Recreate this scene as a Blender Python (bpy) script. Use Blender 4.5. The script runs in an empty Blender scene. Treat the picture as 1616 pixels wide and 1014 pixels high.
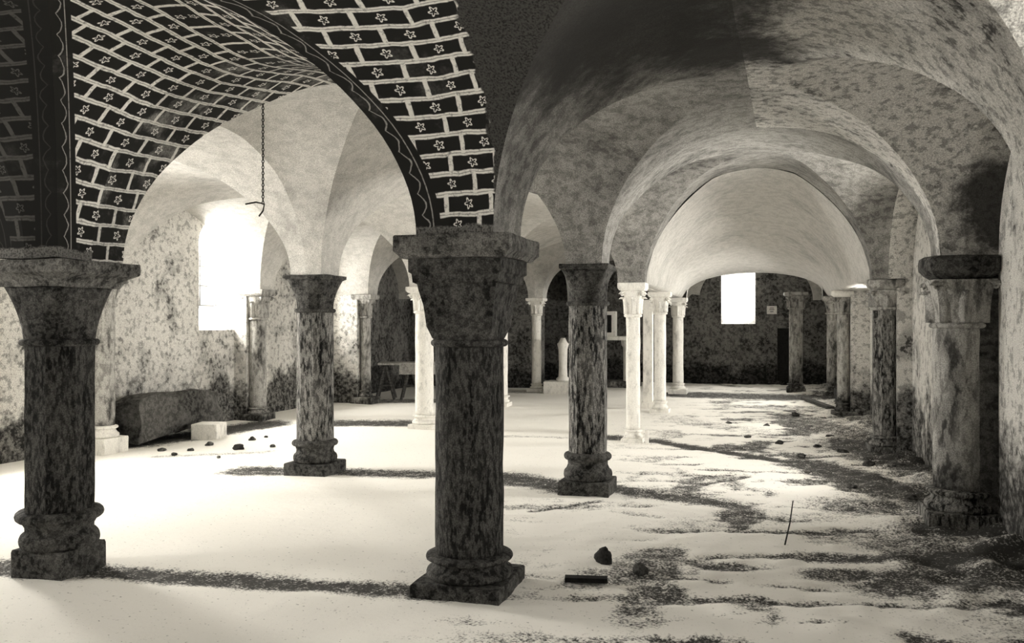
import bpy, bmesh, math, random
from mathutils import Vector, noise, Matrix
random.seed(7)
PI = math.pi
SC = bpy.context.scene
COL = SC.collection

# ------------------------------------------------------------------ camera, world, exposure
F = 1350.0; HC = 1.6; HZ = 505.0
cam_d = bpy.data.cameras.new('camera'); cam_d.sensor_width = 36.0
cam_d.lens = F / 1616.0 * 36.0; cam_d.clip_start = 0.05; cam_d.clip_end = 200
cam_d.shift_y = -(507 - HZ) / 1616.0
cam = bpy.data.objects.new('camera', cam_d); COL.objects.link(cam)
cam.location = (0, 0, HC); cam.rotation_euler = (PI / 2, 0, 0)
SC.camera = cam
SC.view_settings.view_transform = 'Standard'; SC.view_settings.look = 'None'
SC.view_settings.gamma = 1; SC.view_settings.use_curve_mapping = False
SC.view_settings.exposure = 0.35
W = bpy.data.worlds.new('sky'); SC.world = W; W.use_nodes = True
W.node_tree.nodes['Background'].inputs[0].default_value = (1.0, 0.96, 0.88, 1)
W.node_tree.nodes['Background'].inputs[1].default_value = 1.3
SC.cycles.use_denoising = True
SC.cycles.max_bounces = 10; SC.cycles.diffuse_bounces = 6

# grid directions: L runs down the crypt, T runs to the left
Ld = Vector((0.278, 0.961, 0)).normalized(); Td = Vector((-Ld.y, Ld.x, 0))
ROT = -math.atan2(Ld.x, Ld.y)
ORG = Vector((-0.255, 5.14, 0))
def LT(l, t, z=0.0): return ORG + Ld * l + Td * t + Vector((0, 0, z))
def toLT(p):
    q = Vector((p[0], p[1], 0)) - ORG
    return q.dot(Ld), q.dot(Td)
def gp(px, py):
    D = F * HC / (py - HZ); return Vector(((px - 808) * D / F, D, 0))
def at(px, D, py=None):
    return Vector(((px - 808) * D / F, D, 0 if py is None else HC + (HZ - py) * D / F))

LIGHT_COL = (1.0, 0.955, 0.87)
def window_light(l, t, z, w, h, direction, power):
    """daylight entering at a window, standing in the opening"""
    ld = bpy.data.lights.new('window_daylight', 'AREA'); ld.shape = 'RECTANGLE'
    ld.size = w; ld.size_y = h; ld.energy = power; ld.color = LIGHT_COL
    o = bpy.data.objects.new('window_daylight', ld); COL.objects.link(o)
    o.location = LT(l, t, z)
    o.rotation_euler = direction.to_track_quat('-Z', 'Z').to_euler()
    return o
# (l, t, z, w, h, direction into the room, watts)
LW = 7.05; RW = -4.15      # outer faces of the side walls
window_light(6.95, LW, 2.45, 0.9, 1.2, -Td, 450)
window_light(1.9, LW, 2.05, 1.0, 1.6, -Td, 520)
window_light(-2.6, LW, 2.05, 1.0, 1.6, -Td, 260)
window_light(4.3, RW, 2.0, 0.9, 1.5, Td, 330)
window_light(9.5, LW, 1.85, 0.6, 1.0, -Td, 130)  # added window, mostly hidden by a column, there to brighten the far bays
window_light(8.4, RW, 1.7, 0.9, 0.9, Td, 260)
window_light(-1.3, RW, 2.0, 0.9, 1.5, Td, 150)
window_light(12.3, RW, 1.7, 0.9, 0.9, Td, 300)
window_light(18.1, -1.16, 2.35, 0.72, 1.4, -Ld, 160)

# ------------------------------------------------------------------ node helpers
def new_mat(name):
    m = bpy.data.materials.new(name); m.use_nodes = True
    nt = m.node_tree; b = nt.nodes['Principled BSDF']
    b.inputs['Roughness'].default_value = 0.92
    b.inputs['Specular IOR Level'].default_value = 0.15
    return m, nt, b
def N(nt, t, **kw):
    n = nt.nodes.new(t)
    for k, v in kw.items():
        if k.startswith('i_'):
            n.inputs[int(k[2:])].default_value = v
        else: setattr(n, k, v)
    return n
def lk(nt, a, b): nt.links.new(a, b)
def math_n(nt, op, a, b=None, c=None):
    n = nt.nodes.new('ShaderNodeMath'); n.operation = op
    for i, v in enumerate((a, b, c)):
        if v is None: continue
        if isinstance(v, (int, float)): n.inputs[i].default_value = v
        else: nt.links.new(v, n.inputs[i])
    return n.outputs[0]
def rampn(nt, fac, lo, hi):
    n = nt.nodes.new('ShaderNodeMapRange'); n.clamp = True; n.interpolation_type = 'SMOOTHSTEP'
    nt.links.new(fac, n.inputs[0]); n.inputs[1].default_value = lo; n.inputs[2].default_value = hi
    return n.outputs[0]
def noise_n(nt, vec, scale, detail=6, rough=0.6):
    n = nt.nodes.new('ShaderNodeTexNoise'); n.inputs['Scale'].default_value = scale
    n.inputs['Detail'].default_value = detail; n.inputs['Roughness'].default_value = rough
    nt.links.new(vec, n.inputs['Vector']); return n.outputs['Fac']
def mixc(nt, fac, a, b):
    n = nt.nodes.new('ShaderNodeMix'); n.data_type = 'RGBA'
    if isinstance(fac, (int, float)): n.inputs[0].default_value = fac
    else: nt.links.new(fac, n.inputs[0])
    for i, v in ((6, a), (7, b)):
        if isinstance(v, tuple): n.inputs[i].default_value = (*v[:3], 1)
        else: nt.links.new(v, n.inputs[i])
    return n.outputs[2]
def g(v, w=1.0):  # warm monochrome print tone
    return (v, v * (1 - 0.02 * w), v * (1 - 0.07 * w))
def pos(nt, sc=(1, 1, 1)):
    ge = nt.nodes.new('ShaderNodeNewGeometry'); mp = nt.nodes.new('ShaderNodeMapping')
    mp.inputs['Scale'].default_value = sc
    mp.inputs['Rotation'].default_value = (0, 0, -ROT)
    nt.links.new(ge.outputs['Position'], mp.inputs['Vector']); return mp.outputs[0]
def mottled(name, light, dark, cs=1.2, cl=0.45, ch=0.62, fs=14, fl=0.42, fh=0.6, fine=0.5, grain=0.35, stretch=(1, 1, 1), bump=0.4, grain_scale=110, damp=None, dark_blots=None, speck=0.0):
    """stone or plaster: coarse stains, finer blotches and a tight grain"""
    m, nt, b = new_mat(name)
    p = pos(nt, stretch); p1 = pos(nt)
    c = rampn(nt, noise_n(nt, p, cs, 8, 0.62), cl, ch)
    f = rampn(nt, noise_n(nt, p, fs, 6, 0.65), fl, fh)
    gr = rampn(nt, noise_n(nt, p1, grain_scale, 2, 0.6), 0.3, 0.7)
    k = math_n(nt, 'ADD', math_n(nt, 'MULTIPLY', c, 1 - fine), math_n(nt, 'MULTIPLY', f, fine))
    col = mixc(nt, k, light, dark)
    for cx_, cy_, cz_, rad in (dark_blots or ()):      # ragged dark blots around given points of the vault
        vm = N(nt, 'ShaderNodeVectorMath', operation='DISTANCE'); ge = N(nt, 'ShaderNodeNewGeometry'); lk(nt, ge.outputs['Position'], vm.inputs[0]); vm.inputs[1].default_value = (cx_, cy_, cz_)
        dd = math_n(nt, 'ADD', vm.outputs['Value'], math_n(nt, 'MULTIPLY', math_n(nt, 'SUBTRACT', noise_n(nt, p1, 1.3, 8, .7), .5), 1.6))
        sm = math_n(nt, 'SUBTRACT', 1.0, rampn(nt, dd, rad * .55, rad * 1.25))
        col = mixc(nt, math_n(nt, 'MULTIPLY', sm, .93), col, g(.03))
    if damp:      # ragged rising damp along the foot of a wall
        sp = N(nt, 'ShaderNodeSeparateXYZ'); lk(nt, p1, sp.inputs[0])
        zz = math_n(nt, 'ADD', sp.outputs[2], math_n(nt, 'MULTIPLY', math_n(nt, 'SUBTRACT', noise_n(nt, p1, 1.4, 8, .7), .5), 2.6))
        dm = math_n(nt, 'SUBTRACT', 1.0, rampn(nt, zz, damp - .15, damp + .2))
        dm = math_n(nt, 'MULTIPLY', dm, math_n(nt, 'ADD', math_n(nt, 'MULTIPLY', rampn(nt, noise_n(nt, p1, 16, 5, .7), .38, .6), .35), .65))
        col = mixc(nt, dm, col, tuple(x * .3 for x in dark))
    col2 = mixc(nt, math_n(nt, 'MULTIPLY', gr, grain), col, tuple(x * 0.25 for x in dark))
    lk(nt, col2, b.inputs['Base Color'])
    if speck:    # light chips and lime crumbs
        s1 = rampn(nt, noise_n(nt, p1, 75, 3, .7), .55, .64)
        s1 = math_n(nt, 'MULTIPLY', s1, rampn(nt, noise_n(nt, p1, 7, 4, .6), .38, .62))
        col2 = mixc(nt, math_n(nt, 'MULTIPLY', s1, speck), col2, g(.62))
    bp = nt.nodes.new('ShaderNodeBump'); bp.inputs['Strength'].default_value = bump; bp.inputs['Distance'].default_value = 0.02
    lk(nt, noise_n(nt, p1, 22, 8, 0.7), bp.inputs['Height']); lk(nt, bp.outputs[0], b.inputs['Normal'])
    return m

M = {}
M['plaster'] = mottled('vault_plaster', g(.66), g(.34), cs=.9, cl=.48, ch=.75, fs=9, fine=.35, grain=.5, bump=.25)
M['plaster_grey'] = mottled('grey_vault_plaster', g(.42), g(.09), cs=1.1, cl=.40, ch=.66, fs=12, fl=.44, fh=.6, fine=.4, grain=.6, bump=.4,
    dark_blots=((.0, 3.9, 3.15, .95), (.75, 4.7, 3.35, .8), (1.2, 5.1, 3.35, .55)))
M['wall_light'] = mottled('lime_wall', g(.80), g(.07), cs=1.9, cl=.50, ch=.66, fs=13, fl=.50, fh=.60, fine=.5, grain=.5, bump=.8, damp=.55)
M['web_rough'] = mottled('blotched_plaster', g(.74), g(.07), cs=1.6, cl=.48, ch=.62, fs=16, fl=.48, fh=.60, fine=.55, grain=.5, bump=.8, speck=0.3,
    dark_blots=((.0, 3.9, 3.15, .95), (.75, 4.7, 3.35, .8), (1.2, 5.1, 3.35, .55), (3.75, 6.3, 2.5, .5)))
M['pier_dark'] = mottled('sooty_pier', g(.16), g(.02), cs=1.6, cl=.42, ch=.6, fs=16, fine=.55, grain=.5, bump=.8, speck=0.4)
M['wall_dark'] = mottled('dark_rubble', g(.26), g(.03), cs=1.8, cl=.42, ch=.6, fs=16, fl=.45, fh=.58, fine=.6, grain=.5, bump=1.0, damp=.5, speck=0.5)
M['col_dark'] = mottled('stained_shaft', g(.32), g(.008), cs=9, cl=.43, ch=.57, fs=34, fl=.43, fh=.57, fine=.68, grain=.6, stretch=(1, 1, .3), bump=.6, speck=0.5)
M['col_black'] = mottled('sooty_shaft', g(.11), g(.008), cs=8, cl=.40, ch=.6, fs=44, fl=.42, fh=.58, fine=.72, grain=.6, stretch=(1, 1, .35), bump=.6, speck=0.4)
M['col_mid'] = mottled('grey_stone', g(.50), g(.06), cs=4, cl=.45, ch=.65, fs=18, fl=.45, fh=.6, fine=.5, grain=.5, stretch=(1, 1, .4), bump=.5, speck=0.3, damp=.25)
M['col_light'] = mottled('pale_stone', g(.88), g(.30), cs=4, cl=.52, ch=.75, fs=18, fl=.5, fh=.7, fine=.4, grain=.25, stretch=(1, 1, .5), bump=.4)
M['cap_dark'] = mottled('dark_capital_stone', g(.13), g(.012), cs=5, cl=.42, ch=.58, fs=26, fl=.44, fh=.58, fine=.55, grain=.6, bump=.5, speck=0.45)
M['abacus_stone'] = mottled('abacus_stone', g(.26), g(.03), cs=5, cl=.42, ch=.6, fs=26, fl=.44, fh=.6, fine=.55, grain=.6, bump=.5, speck=.4)
M['wood'] = mottled('old_wood', g(.12), g(.02), cs=6, fs=40, stretch=(1, 1, 6), bump=.3)
M['wood_pale'] = mottled('worn_board', g(.6), g(.25), cs=6, fs=40, bump=.3)
M['iron'] = mottled('rusty_iron', g(.05), g(.015), cs=12, fs=60, bump=.2)
M['black'] = mottled('dark_recess_wood', g(.02), g(.008), cs=12, fs=60, bump=.2)
M['paper'] = mottled('paper', g(.8), g(.6), cs=12, fs=60, bump=.0, grain=.1)
M['ink'] = mottled('ink', g(.03), g(.02), bump=0)

def painted(name, ground_light, ground_dark, joint, wear_lo, wear_hi, border=True, strip=False, jw=.017):
    """painted mock masonry: courses, joints, a five-petalled flower in every block, vine border along the groin"""
    m, nt, b = new_mat(name)
    uv = N(nt, 'ShaderNodeUVMap', uv_map='course'); gd = N(nt, 'ShaderNodeUVMap', uv_map='groin')
    s = N(nt, 'ShaderNodeSeparateXYZ'); 
    p = pos(nt)
    wob = N(nt, 'ShaderNodeTexNoise'); wob.inputs['Scale'].default_value = 9; wob.inputs['Detail'].default_value = 4
    lk(nt, p, wob.inputs['Vector'])
    sub = N(nt, 'ShaderNodeVectorMath', operation='SUBTRACT'); lk(nt, wob.outputs['Color'], sub.inputs[0]); sub.inputs[1].default_value = (.5, .5, .5)
    scl = N(nt, 'ShaderNodeVectorMath', operation='SCALE'); lk(nt, sub.outputs[0], scl.inputs[0]); scl.inputs['Scale'].default_value = 0.026
    ad = N(nt, 'ShaderNodeVectorMath', operation='ADD'); lk(nt, uv.outputs[0], ad.inputs[0]); lk(nt, scl.outputs[0], ad.inputs[1])
    lk(nt, ad.outputs[0], s.inputs[0])
    U, V = s.outputs[0], s.outputs[1]
    RH, BW = 0.112, 0.29
    row = math_n(nt, 'FLOOR', math_n(nt, 'DIVIDE', V, RH))
    cy = math_n(nt, 'MULTIPLY', math_n(nt, 'SUBTRACT', math_n(nt, 'FRACT', math_n(nt, 'DIVIDE', V, RH)), .5), RH)
    sh = math_n(nt, 'MULTIPLY', math_n(nt, 'MODULO', row, 2.0), .5)
    sh = math_n(nt, 'ADD', sh, math_n(nt, 'MULTIPLY', math_n(nt, 'SINE', math_n(nt, 'MULTIPLY', row, 2.3)), .12))
    cx = math_n(nt, 'MULTIPLY', math_n(nt, 'SUBTRACT', math_n(nt, 'FRACT', math_n(nt, 'ADD', math_n(nt, 'DIVIDE', U, BW), sh)), .5), BW)
    ay = math_n(nt, 'ABSOLUTE', cy); ax = math_n(nt, 'ABSOLUTE', cx)
    jy = rampn(nt, ay, RH / 2 - jw, RH / 2 - jw + .006); jx = rampn(nt, ax, BW / 2 - jw, BW / 2 - jw + .006)
    core = math_n(nt, 'MULTIPLY', rampn(nt, math_n(nt, 'SUBTRACT', RH / 2, ay), .001, .005), 1.0)
    jyy = math_n(nt, 'MULTIPLY', jy, math_n(nt, 'ADD', math_n(nt, 'MULTIPLY', core, .55), .45))
    j = math_n(nt, 'MAXIMUM', jyy, jx)
    r = math_n(nt, 'SQRT', math_n(nt, 'ADD', math_n(nt, 'MULTIPLY', cx, cx), math_n(nt, 'MULTIPLY', cy, cy)))
    th = math_n(nt, 'ARCTAN2', cy, cx)
    pet = math_n(nt, 'MULTIPLY', math_n(nt, 'ADD', math_n(nt, 'MULTIPLY', math_n(nt, 'COSINE', math_n(nt, 'MULTIPLY', th, 5.0)), .28), .72), .026)
    dring = math_n(nt, 'ABSOLUTE', math_n(nt, 'SUBTRACT', r, pet))
    fl = math_n(nt, 'SUBTRACT', 1.0, rampn(nt, dring, .003, .007))
    paint = math_n(nt, 'MAXIMUM', j, fl)
    s2 = N(nt, 'ShaderNodeSeparateXYZ'); lk(nt, gd.outputs[0], s2.inputs[0])
    if border:
        G_, A_ = s2.outputs[0], s2.outputs[1]
        inb = math_n(nt, 'SUBTRACT', 1.0, rampn(nt, G_, .145, .15))
        # vine: scalloped wave along the arc plus two ruled lines
        wv = math_n(nt, 'ADD', math_n(nt, 'MULTIPLY', math_n(nt, 'ABSOLUTE', math_n(nt, 'SINE', math_n(nt, 'MULTIPLY', A_, 26.0))), .035), .045)
        wv = math_n(nt, 'ADD', wv, math_n(nt, 'MULTIPLY', math_n(nt, 'SUBTRACT', wob.outputs['Fac'], .5), .05))
        vine = math_n(nt, 'SUBTRACT', 1.0, rampn(nt, math_n(nt, 'ABSOLUTE', math_n(nt, 'SUBTRACT', G_, wv)), .002, .006))
        l1 = math_n(nt, 'SUBTRACT', 1.0, rampn(nt, math_n(nt, 'ABSOLUTE', math_n(nt, 'SUBTRACT', G_, .105)), .002, .005))
        bd = math_n(nt, 'MULTIPLY', math_n(nt, 'MAXIMUM', vine, l1), .38)
        paint = math_n(nt, 'ADD', math_n(nt, 'MULTIPLY', paint, math_n(nt, 'SUBTRACT', 1.0, inb)), math_n(nt, 'MULTIPLY', bd, inb))
    brk = rampn(nt, noise_n(nt, p, 40, 4, .7), .3, .5)
    paint = math_n(nt, 'MULTIPLY', paint, math_n(nt, 'ADD', math_n(nt, 'MULTIPLY', brk, .65), .35))
    wear = rampn(nt, noise_n(nt, p, 3.0, 8, .65), wear_lo, wear_hi)
    gcol = mixc(nt, wear, ground_dark, ground_light)
    gr = rampn(nt, noise_n(nt, p, 90, 2, .6), .4, .7)
    gcol = mixc(nt, math_n(nt, 'MULTIPLY', gr, .5), gcol, ground_dark)
    col = mixc(nt, paint, gcol, joint)
    # bare plaster just over the capital
    low = math_n(nt, 'SUBTRACT', 1.0, rampn(nt, math_n(nt, 'ADD', s2.outputs[1], math_n(nt, 'MULTIPLY', math_n(nt, 'SUBTRACT', wob.outputs['Fac'], .5), .08)), .045, .06))
    if border or strip: col = mixc(nt, low, col, mixc(nt, gr, g(.2), g(.04)))
    if strip:     # the painting stops at a ragged edge; sooty plaster beyond
        e = rampn(nt, math_n(nt, 'ADD', U, math_n(nt, 'MULTIPLY', math_n(nt, 'SUBTRACT', wob.outputs['Fac'], .5), .10)), 9.70, 9.715)
        col = mixc(nt, e, mixc(nt, gr, g(.07), g(.02)), col)
    lk(nt, col, b.inputs['Base Color'])
    return m
M['paint_d'] = painted('painted_masonry_dark', g(.04), g(.012), g(.08), .55, .8)  # same pattern on a darker ground with faint joints
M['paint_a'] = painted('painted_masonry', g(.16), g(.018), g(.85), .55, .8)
M['paint_c'] = painted('painted_masonry_edge', g(.16), g(.018), g(.85), .55, .8, border=False, strip=True)
M['paint_b'] = painted('painted_masonry_worn', g(.40), g(.02), g(.68), .48, .74, border=False, jw=.014)

# ------------------------------------------------------------------ object helpers
def link_mesh(name, verts, faces, mats, parent=None, smooth=False, midx=None):
    me = bpy.data.meshes.new(name); me.from_pydata([tuple(v) for v in verts], [], faces)
    for m in (mats if isinstance(mats, (list, tuple)) else [mats]): me.materials.append(m)
    if midx:
        me.polygons.foreach_set('material_index', midx)
    if smooth: me.polygons.foreach_set('use_smooth', [True] * len(me.polygons))
    me.update()
    o = bpy.data.objects.new(name, me); COL.objects.link(o)
    if parent: o.parent = parent
    return o
def empty(name, loc, rz=0.0):
    o = bpy.data.objects.new(name, None); COL.objects.link(o); o.location = loc; o.rotation_euler = (0, 0, rz)
    o.empty_display_size = .1
    return o
def tag(o, label=None, cat=None, group=None, kind=None):
    if label: o['label'] = label
    if cat: o['category'] = cat
    if group: o['group'] = group
    if kind: o['kind'] = kind
    return o
class MB:
    def __init__(s): s.v = []; s.f = []
    def box(s, c, size, rot=None):
        b = len(s.v); hx, hy, hz = [q / 2 for q in size]; c = Vector(c)
        for dz in (-1, 1):
            for dx, dy in ((-1, -1), (1, -1), (1, 1), (-1, 1)):
                q = Vector((dx * hx, dy * hy, dz * hz))
                if rot: q = rot @ q
                s.v.append(c + q)
        for f in ((3, 2, 1, 0), (4, 5, 6, 7), (0, 1, 5, 4), (1, 2, 6, 5), (2, 3, 7, 6), (3, 0, 4, 7)):
            s.f.append(tuple(b + i for i in f))
        return s
    def rings(s, rings, closed_ends=True):
        n = len(rings[0]); b = len(s.v)
        for r in rings: s.v += r
        for k in range(len(rings) - 1):
            for i in range(n):
                j = (i + 1) % n
                s.f.append((b + k * n + i, b + k * n + j, b + (k + 1) * n + j, b + (k + 1) * n + i))
        if closed_ends:
            s.f.append(tuple(b + i for i in reversed(range(n))))
            s.f.append(tuple(b + (len(rings) - 1) * n + i for i in range(n)))
        return s
    def tube(s, pts, r, n=8):
        rs = []
        for k, p in enumerate(pts):
            p = Vector(p)
            d = (Vector(pts[min(k + 1, len(pts) - 1)]) - Vector(pts[max(k - 1, 0)])).normalized()
            a = d.orthogonal().normalized() if k == 0 else (a - d * a.dot(d)).normalized()
            c = d.cross(a)
            rr = r[k] if isinstance(r, (list, tuple)) else r
            rs.append([p + (a * math.cos(2 * PI * i / n) + c * math.sin(2 * PI * i / n)) * rr for i in range(n)])
        return s.rings(rs)
    def build(s, name, mat, parent=None, smooth=False, bevel=0, rough=0):
        o = link_mesh(name, s.v, s.f, mat, parent, smooth)
        if bevel:
            bm = bmesh.new(); bm.from_mesh(o.data)
            bmesh.ops.bevel(bm, geom=bm.edges[:], offset=bevel, segments=2, affect='EDGES', profile=.6)
            bm.to_mesh(o.data); bm.free()
        if rough:
            sub_rough(o, rough)
        return o
def sub_rough(o, amp, cuts=3, scale=4.0):
    bm = bmesh.new(); bm.from_mesh(o.data)
    bmesh.ops.subdivide_edges(bm, edges=bm.edges[:], cuts=cuts, use_grid_fill=True)
    seed = Vector((random.random() * 50, random.random() * 50, 0))
    for v in bm.verts:
        v.co += noise.noise_vector(v.co * scale + seed) * amp
    bm.to_mesh(o.data); bm.free()

def ring(z, half, q=0.0, n=32, octo=False, seed=0, amp=0.0):
    out = []
    for i in range(n):
        th = 2 * PI * i / n + PI / n * 0
        c, s_ = math.cos(th), math.sin(th)
        rsq = 1.0 / max(abs(c), abs(s_))
        r = half * (1 + (rsq - 1) * q)
        if octo:
            a = (th + PI / 8) % (PI / 4) - PI / 8
            r = half * (math.cos(PI / 8) / math.cos(a)) * 1.04 if octo == 1 else r
        if amp: r += amp * noise.noise(Vector((c * 2.2, s_ * 2.2, z * 5 + seed)))
        out.append(Vector((r * c, r * s_, z)))
    return out

# ------------------------------------------------------------------ columns
def leaf_mesh(ang, r0, r1, z0, z1, w, curl):
    """a carved water leaf climbing the bell and curling out at its tip"""
    v = []; f = []
    n = 9; mcols = 5
    ca, sa = math.cos(ang), math.sin(ang)
    for layer in (0, 1):
        for k in range(n):
            t = k / (n - 1)
            r = r0 + (r1 - r0) * (t ** 2.0) + .022 + .2 * max(0, r0 - .09)
            z = z0 + (z1 - z0) * math.sin(min(t * 1.12, 1.12) * PI / 2 / 1.0)
            if t > .8: r += curl * (t - .8) / .2; z -= curl * .9 * ((t - .8) / .2) ** 2
            ww = w * (math.sin(PI * (0.22 + 0.72 * t)) ** .8)
            for m_ in range(mcols):
                x = (m_ / (mcols - 1) - .5) * 2
                rr = r - abs(x) * (.034 + .3 * max(0, r0 - .09)) + (0.012 if m_ == 2 else 0) - layer * .018
                lat = x * ww
                v.append(Vector((rr * ca - lat * sa, rr * sa + lat * ca, z)))
    L_ = n * mcols
    for layer in (0, 1):
        for k in range(n - 1):
            for m_ in range(mcols - 1):
                a = layer * L_ + k * mcols + m_
                q = (a, a + 1, a + mcols + 1, a + mcols)
                f.append(q if layer == 0 else q[::-1])
    def edge(idx):
        for a, b in zip(idx[:-1], idx[1:]): f.append((b, a, a + L_, b + L_))
    edge([k * mcols for k in range(n)][::-1]); edge([k * mcols + mcols - 1 for k in range(n)])
    edge(list(range(mcols))); edge([(n - 1) * mcols + m_ for m_ in range(mcols)][::-1])
    return v, f

def column(loc, H, label, r=.2, ab=.3, abt=.1, capz=1.5, basez=.35, pl=.25, plz=.12, octo=0, style='block',
           mats=('col_dark', 'cap_dark', 'cap_dark', 'col_dark'), name='stone_column', taper=1.0, group=None, rz=ROT, abstyle='slab', capw=None):
    """mats: shaft, capital, abacus, base"""
    sd = random.random() * 40
    ms, mc, ma, mb_ = [M[k] for k in mats]
    t = empty(name, loc, rz)
    tag(t, label, 'column', group, 'thing')
    # plinth
    p = MB().rings([ring(z, h, 1, 32) for z, h in ((0 - .06, pl), (.0, pl), (plz * .9, pl), (plz, pl * .975))]).build('plinth', mb_, t)
    sub_rough(p, .008, cuts=1, scale=5)
    # attic base
    br = max(r * 1.13, min(pl * .97, r * 1.38))
    prof = []
    bz = basez - plz
    for a in range(9):
        th = -PI / 2 + PI * a / 8
        prof.append((plz + bz * (.19 + .19 * math.sin(th)), br * (.9 + .1 * math.cos(th))))
    prof += [(plz + bz * .45, br * .86), (plz + bz * .56, (br * .86 + r) / 2 + .0), (plz + bz * .68, r * 1.07), (plz + bz * .72, r * 1.10)]
    for a in range(7):
        th = -PI / 2 + PI * a / 6
        prof.append((plz + bz * (.86 + .13 * math.sin(th)), r * (1.12 + .16 * math.cos(th))))
    prof.append((basez + .004, r * 1.02))
    MB().rings([ring(z, h, 0, 40, seed=sd, amp=.008) for z, h in prof]).build('base', mb_, t, smooth=True)
    # shaft
    k = 26; rs = []
    for a in range(k + 1):
        z = basez + (capz - basez) * a / k
        rr = r * (1 + (taper - 1) * a / k)
        rs.append(ring(z, rr, 0, 32 if octo else 40, octo=octo, seed=sd, amp=.007 if not octo else .005))
    MB().rings(rs).build('shaft', ms, t, smooth=not octo)
    # necking
    rt = r * taper; prof = []
    for a in range(9):
        th = -PI / 2 + PI * a / 8
        prof.append((capz + .0 + .022 * math.sin(th), rt + .004 + .024 * math.cos(th)))
    MB().rings([ring(z, h, 0, 40, seed=sd, amp=.003) for z, h in prof]).build('necking', mc, t, smooth=True)
    # capital
    zt = H - abt; hw = capw if capw else ab * .88
    prof = []; n = 14 if style != 'block' else 50
    for a in range(n + 1):
        u = a / n
        if style == 'block':
            tab = ((0, rt, 0), (.06, rt * .97, .55), (.2, rt * .99, .95), (.45, rt * 1.04, 1), (.62, rt * 1.14, 1), (.70, hw * .86, 1), (.72, hw * .93, 1), (.83, hw * .95, 1), (.84, hw, 1), (1.01, hw, 1))
            for (u0, h0, q0), (u1, h1, q1) in zip(tab[:-1], tab[1:]):
                if u0 <= u <= u1:
                    k_ = (u - u0) / (u1 - u0); hh = h0 + (h1 - h0) * k_; q = q0 + (q1 - q0) * k_; break
        elif style == 'bell':
            hh = rt + (hw - rt) * (u ** 2.0); q = u ** 1.5 * .8
        else:
            hh = rt + (hw - rt) * (u ** 2.4) * .82; q = u ** 2 * .8
        prof.append((capz + (zt - capz) * u, hh, q))
    c = MB().rings([ring(z, h, q, 40, seed=sd, amp=.006) for z, h, q in prof]).build('capital', mc, t, smooth=(style != 'block'))
    if style == 'leaf':
        for a in range(4):
            for v_, f_ in (leaf_mesh(PI / 4 + a * PI / 2, rt, hw * 1.16, capz + .02, zt - .01, rt * .42, .035), leaf_mesh(a * PI / 2, rt, hw * .86, capz + .02, zt - .04 - (zt - capz) * .12, rt * .38, .03)):
                link_mesh('carved_leaf', v_, f_, [mc], c, smooth=True)
        for a in range(4):      # corner volutes
            th = PI / 4 + a * PI / 2; d = Vector((math.cos(th), math.sin(th), 0))
            cc = d * hw * 1.2 + Vector((0, 0, zt - .045)); tt = Vector((-d.y, d.x, 0))
            pts = []
            for q in range(14):
                an = q / 13 * 3.2 * PI; rr = .034 * (1 - q / 15)
                pts.append(cc + d * rr * math.cos(an) + Vector((0, 0, rr * math.sin(an))))
            MB().tube(pts, .011, 6).build('volute', mc, c, smooth=True)
    # abacus
    if abstyle == 'slab':
        pr = [(zt, ab * .90), (zt + abt * .12, ab * .93), (zt + abt * .3, ab), (zt + abt * .93, ab), (zt + abt, ab * .985)]
    elif abstyle == 'cavetto':
        pr = [(zt, ab * .74), (zt + abt * .15, ab * .76), (zt + abt * .38, ab * .84), (zt + abt * .52, ab * .98), (zt + abt * .58, ab), (zt + abt * .97, ab), (zt + abt, ab * .99)]
    else:   # rounded bowl-like impost
        pr = [(zt, ab * .70), (zt + abt * .18, ab * .86), (zt + abt * .4, ab * .98), (zt + abt * .7, ab), (zt + abt * .92, ab * .98), (zt + abt, ab * .9)]
    qq = 1.0 if abstyle != 'round' else .45
    a_ = MB().rings([ring(z, h, qq, 32) for z, h in pr]).build('abacus', ma, t, smooth=(abstyle == 'round'))
    sub_rough(a_, .007, cuts=1, scale=6)
    return t

# column positions (world X, Y) per bay row i and arcade j
P = {
 0: {-1: (2.5, 3.6),   0: (-.255, 5.14), 1: (-2.89, 5.47), 2: (-5.75, 6.5)},
 1: {-1: (3.48, 6.65), 0: (.71, 8.0),    1: (-2.07, 9.0),  2: (-4.95, 10.35)},
 2: {-1: (4.5, 10.3),  0: (1.6, 11.3),   1: (-1.3, 12.7),  2: (-4.1, 13.8)},
 3: {-1: (5.5, 14.2),  0: (2.58, 14.9),  1: (-.22, 16.0),  2: (-2.84, 16.6)},
 4: {-1: (6.59, 17.6), 0: (3.65, 18.8),  1: (.55, 19.2),   2: (-1.95, 20.0)},
 5: {-1: (7.6, 21.1),  0: (4.65, 22.0),  1: (1.5, 22.5),   2: (-.95, 23.3)},
}
P[-1] = {j: tuple((Vector((*P[0][j], 0)) - Ld * 3.35)[:2]) for j in (-1, 0, 1, 2)}
SPR = {(0, 0): 2.087, (0, 1): 1.965, (1, 0): 2.115, (1, 1): 2.067, (0, -1): 2.08, (1, -1): 2.09}
FOOT = {(0, 0): .165, (0, 1): .165, (1, 0): .115, (1, 1): .12, (1, -1): .105, (0, -1): .15}
def PP(i, j): return Vector((*P[i][j], 0))
def spr(i, j): return SPR.get((i, j), 2.09)
def foot(i, j): return FOOT.get((i, j), .115)
RISE = 1.15

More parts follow.
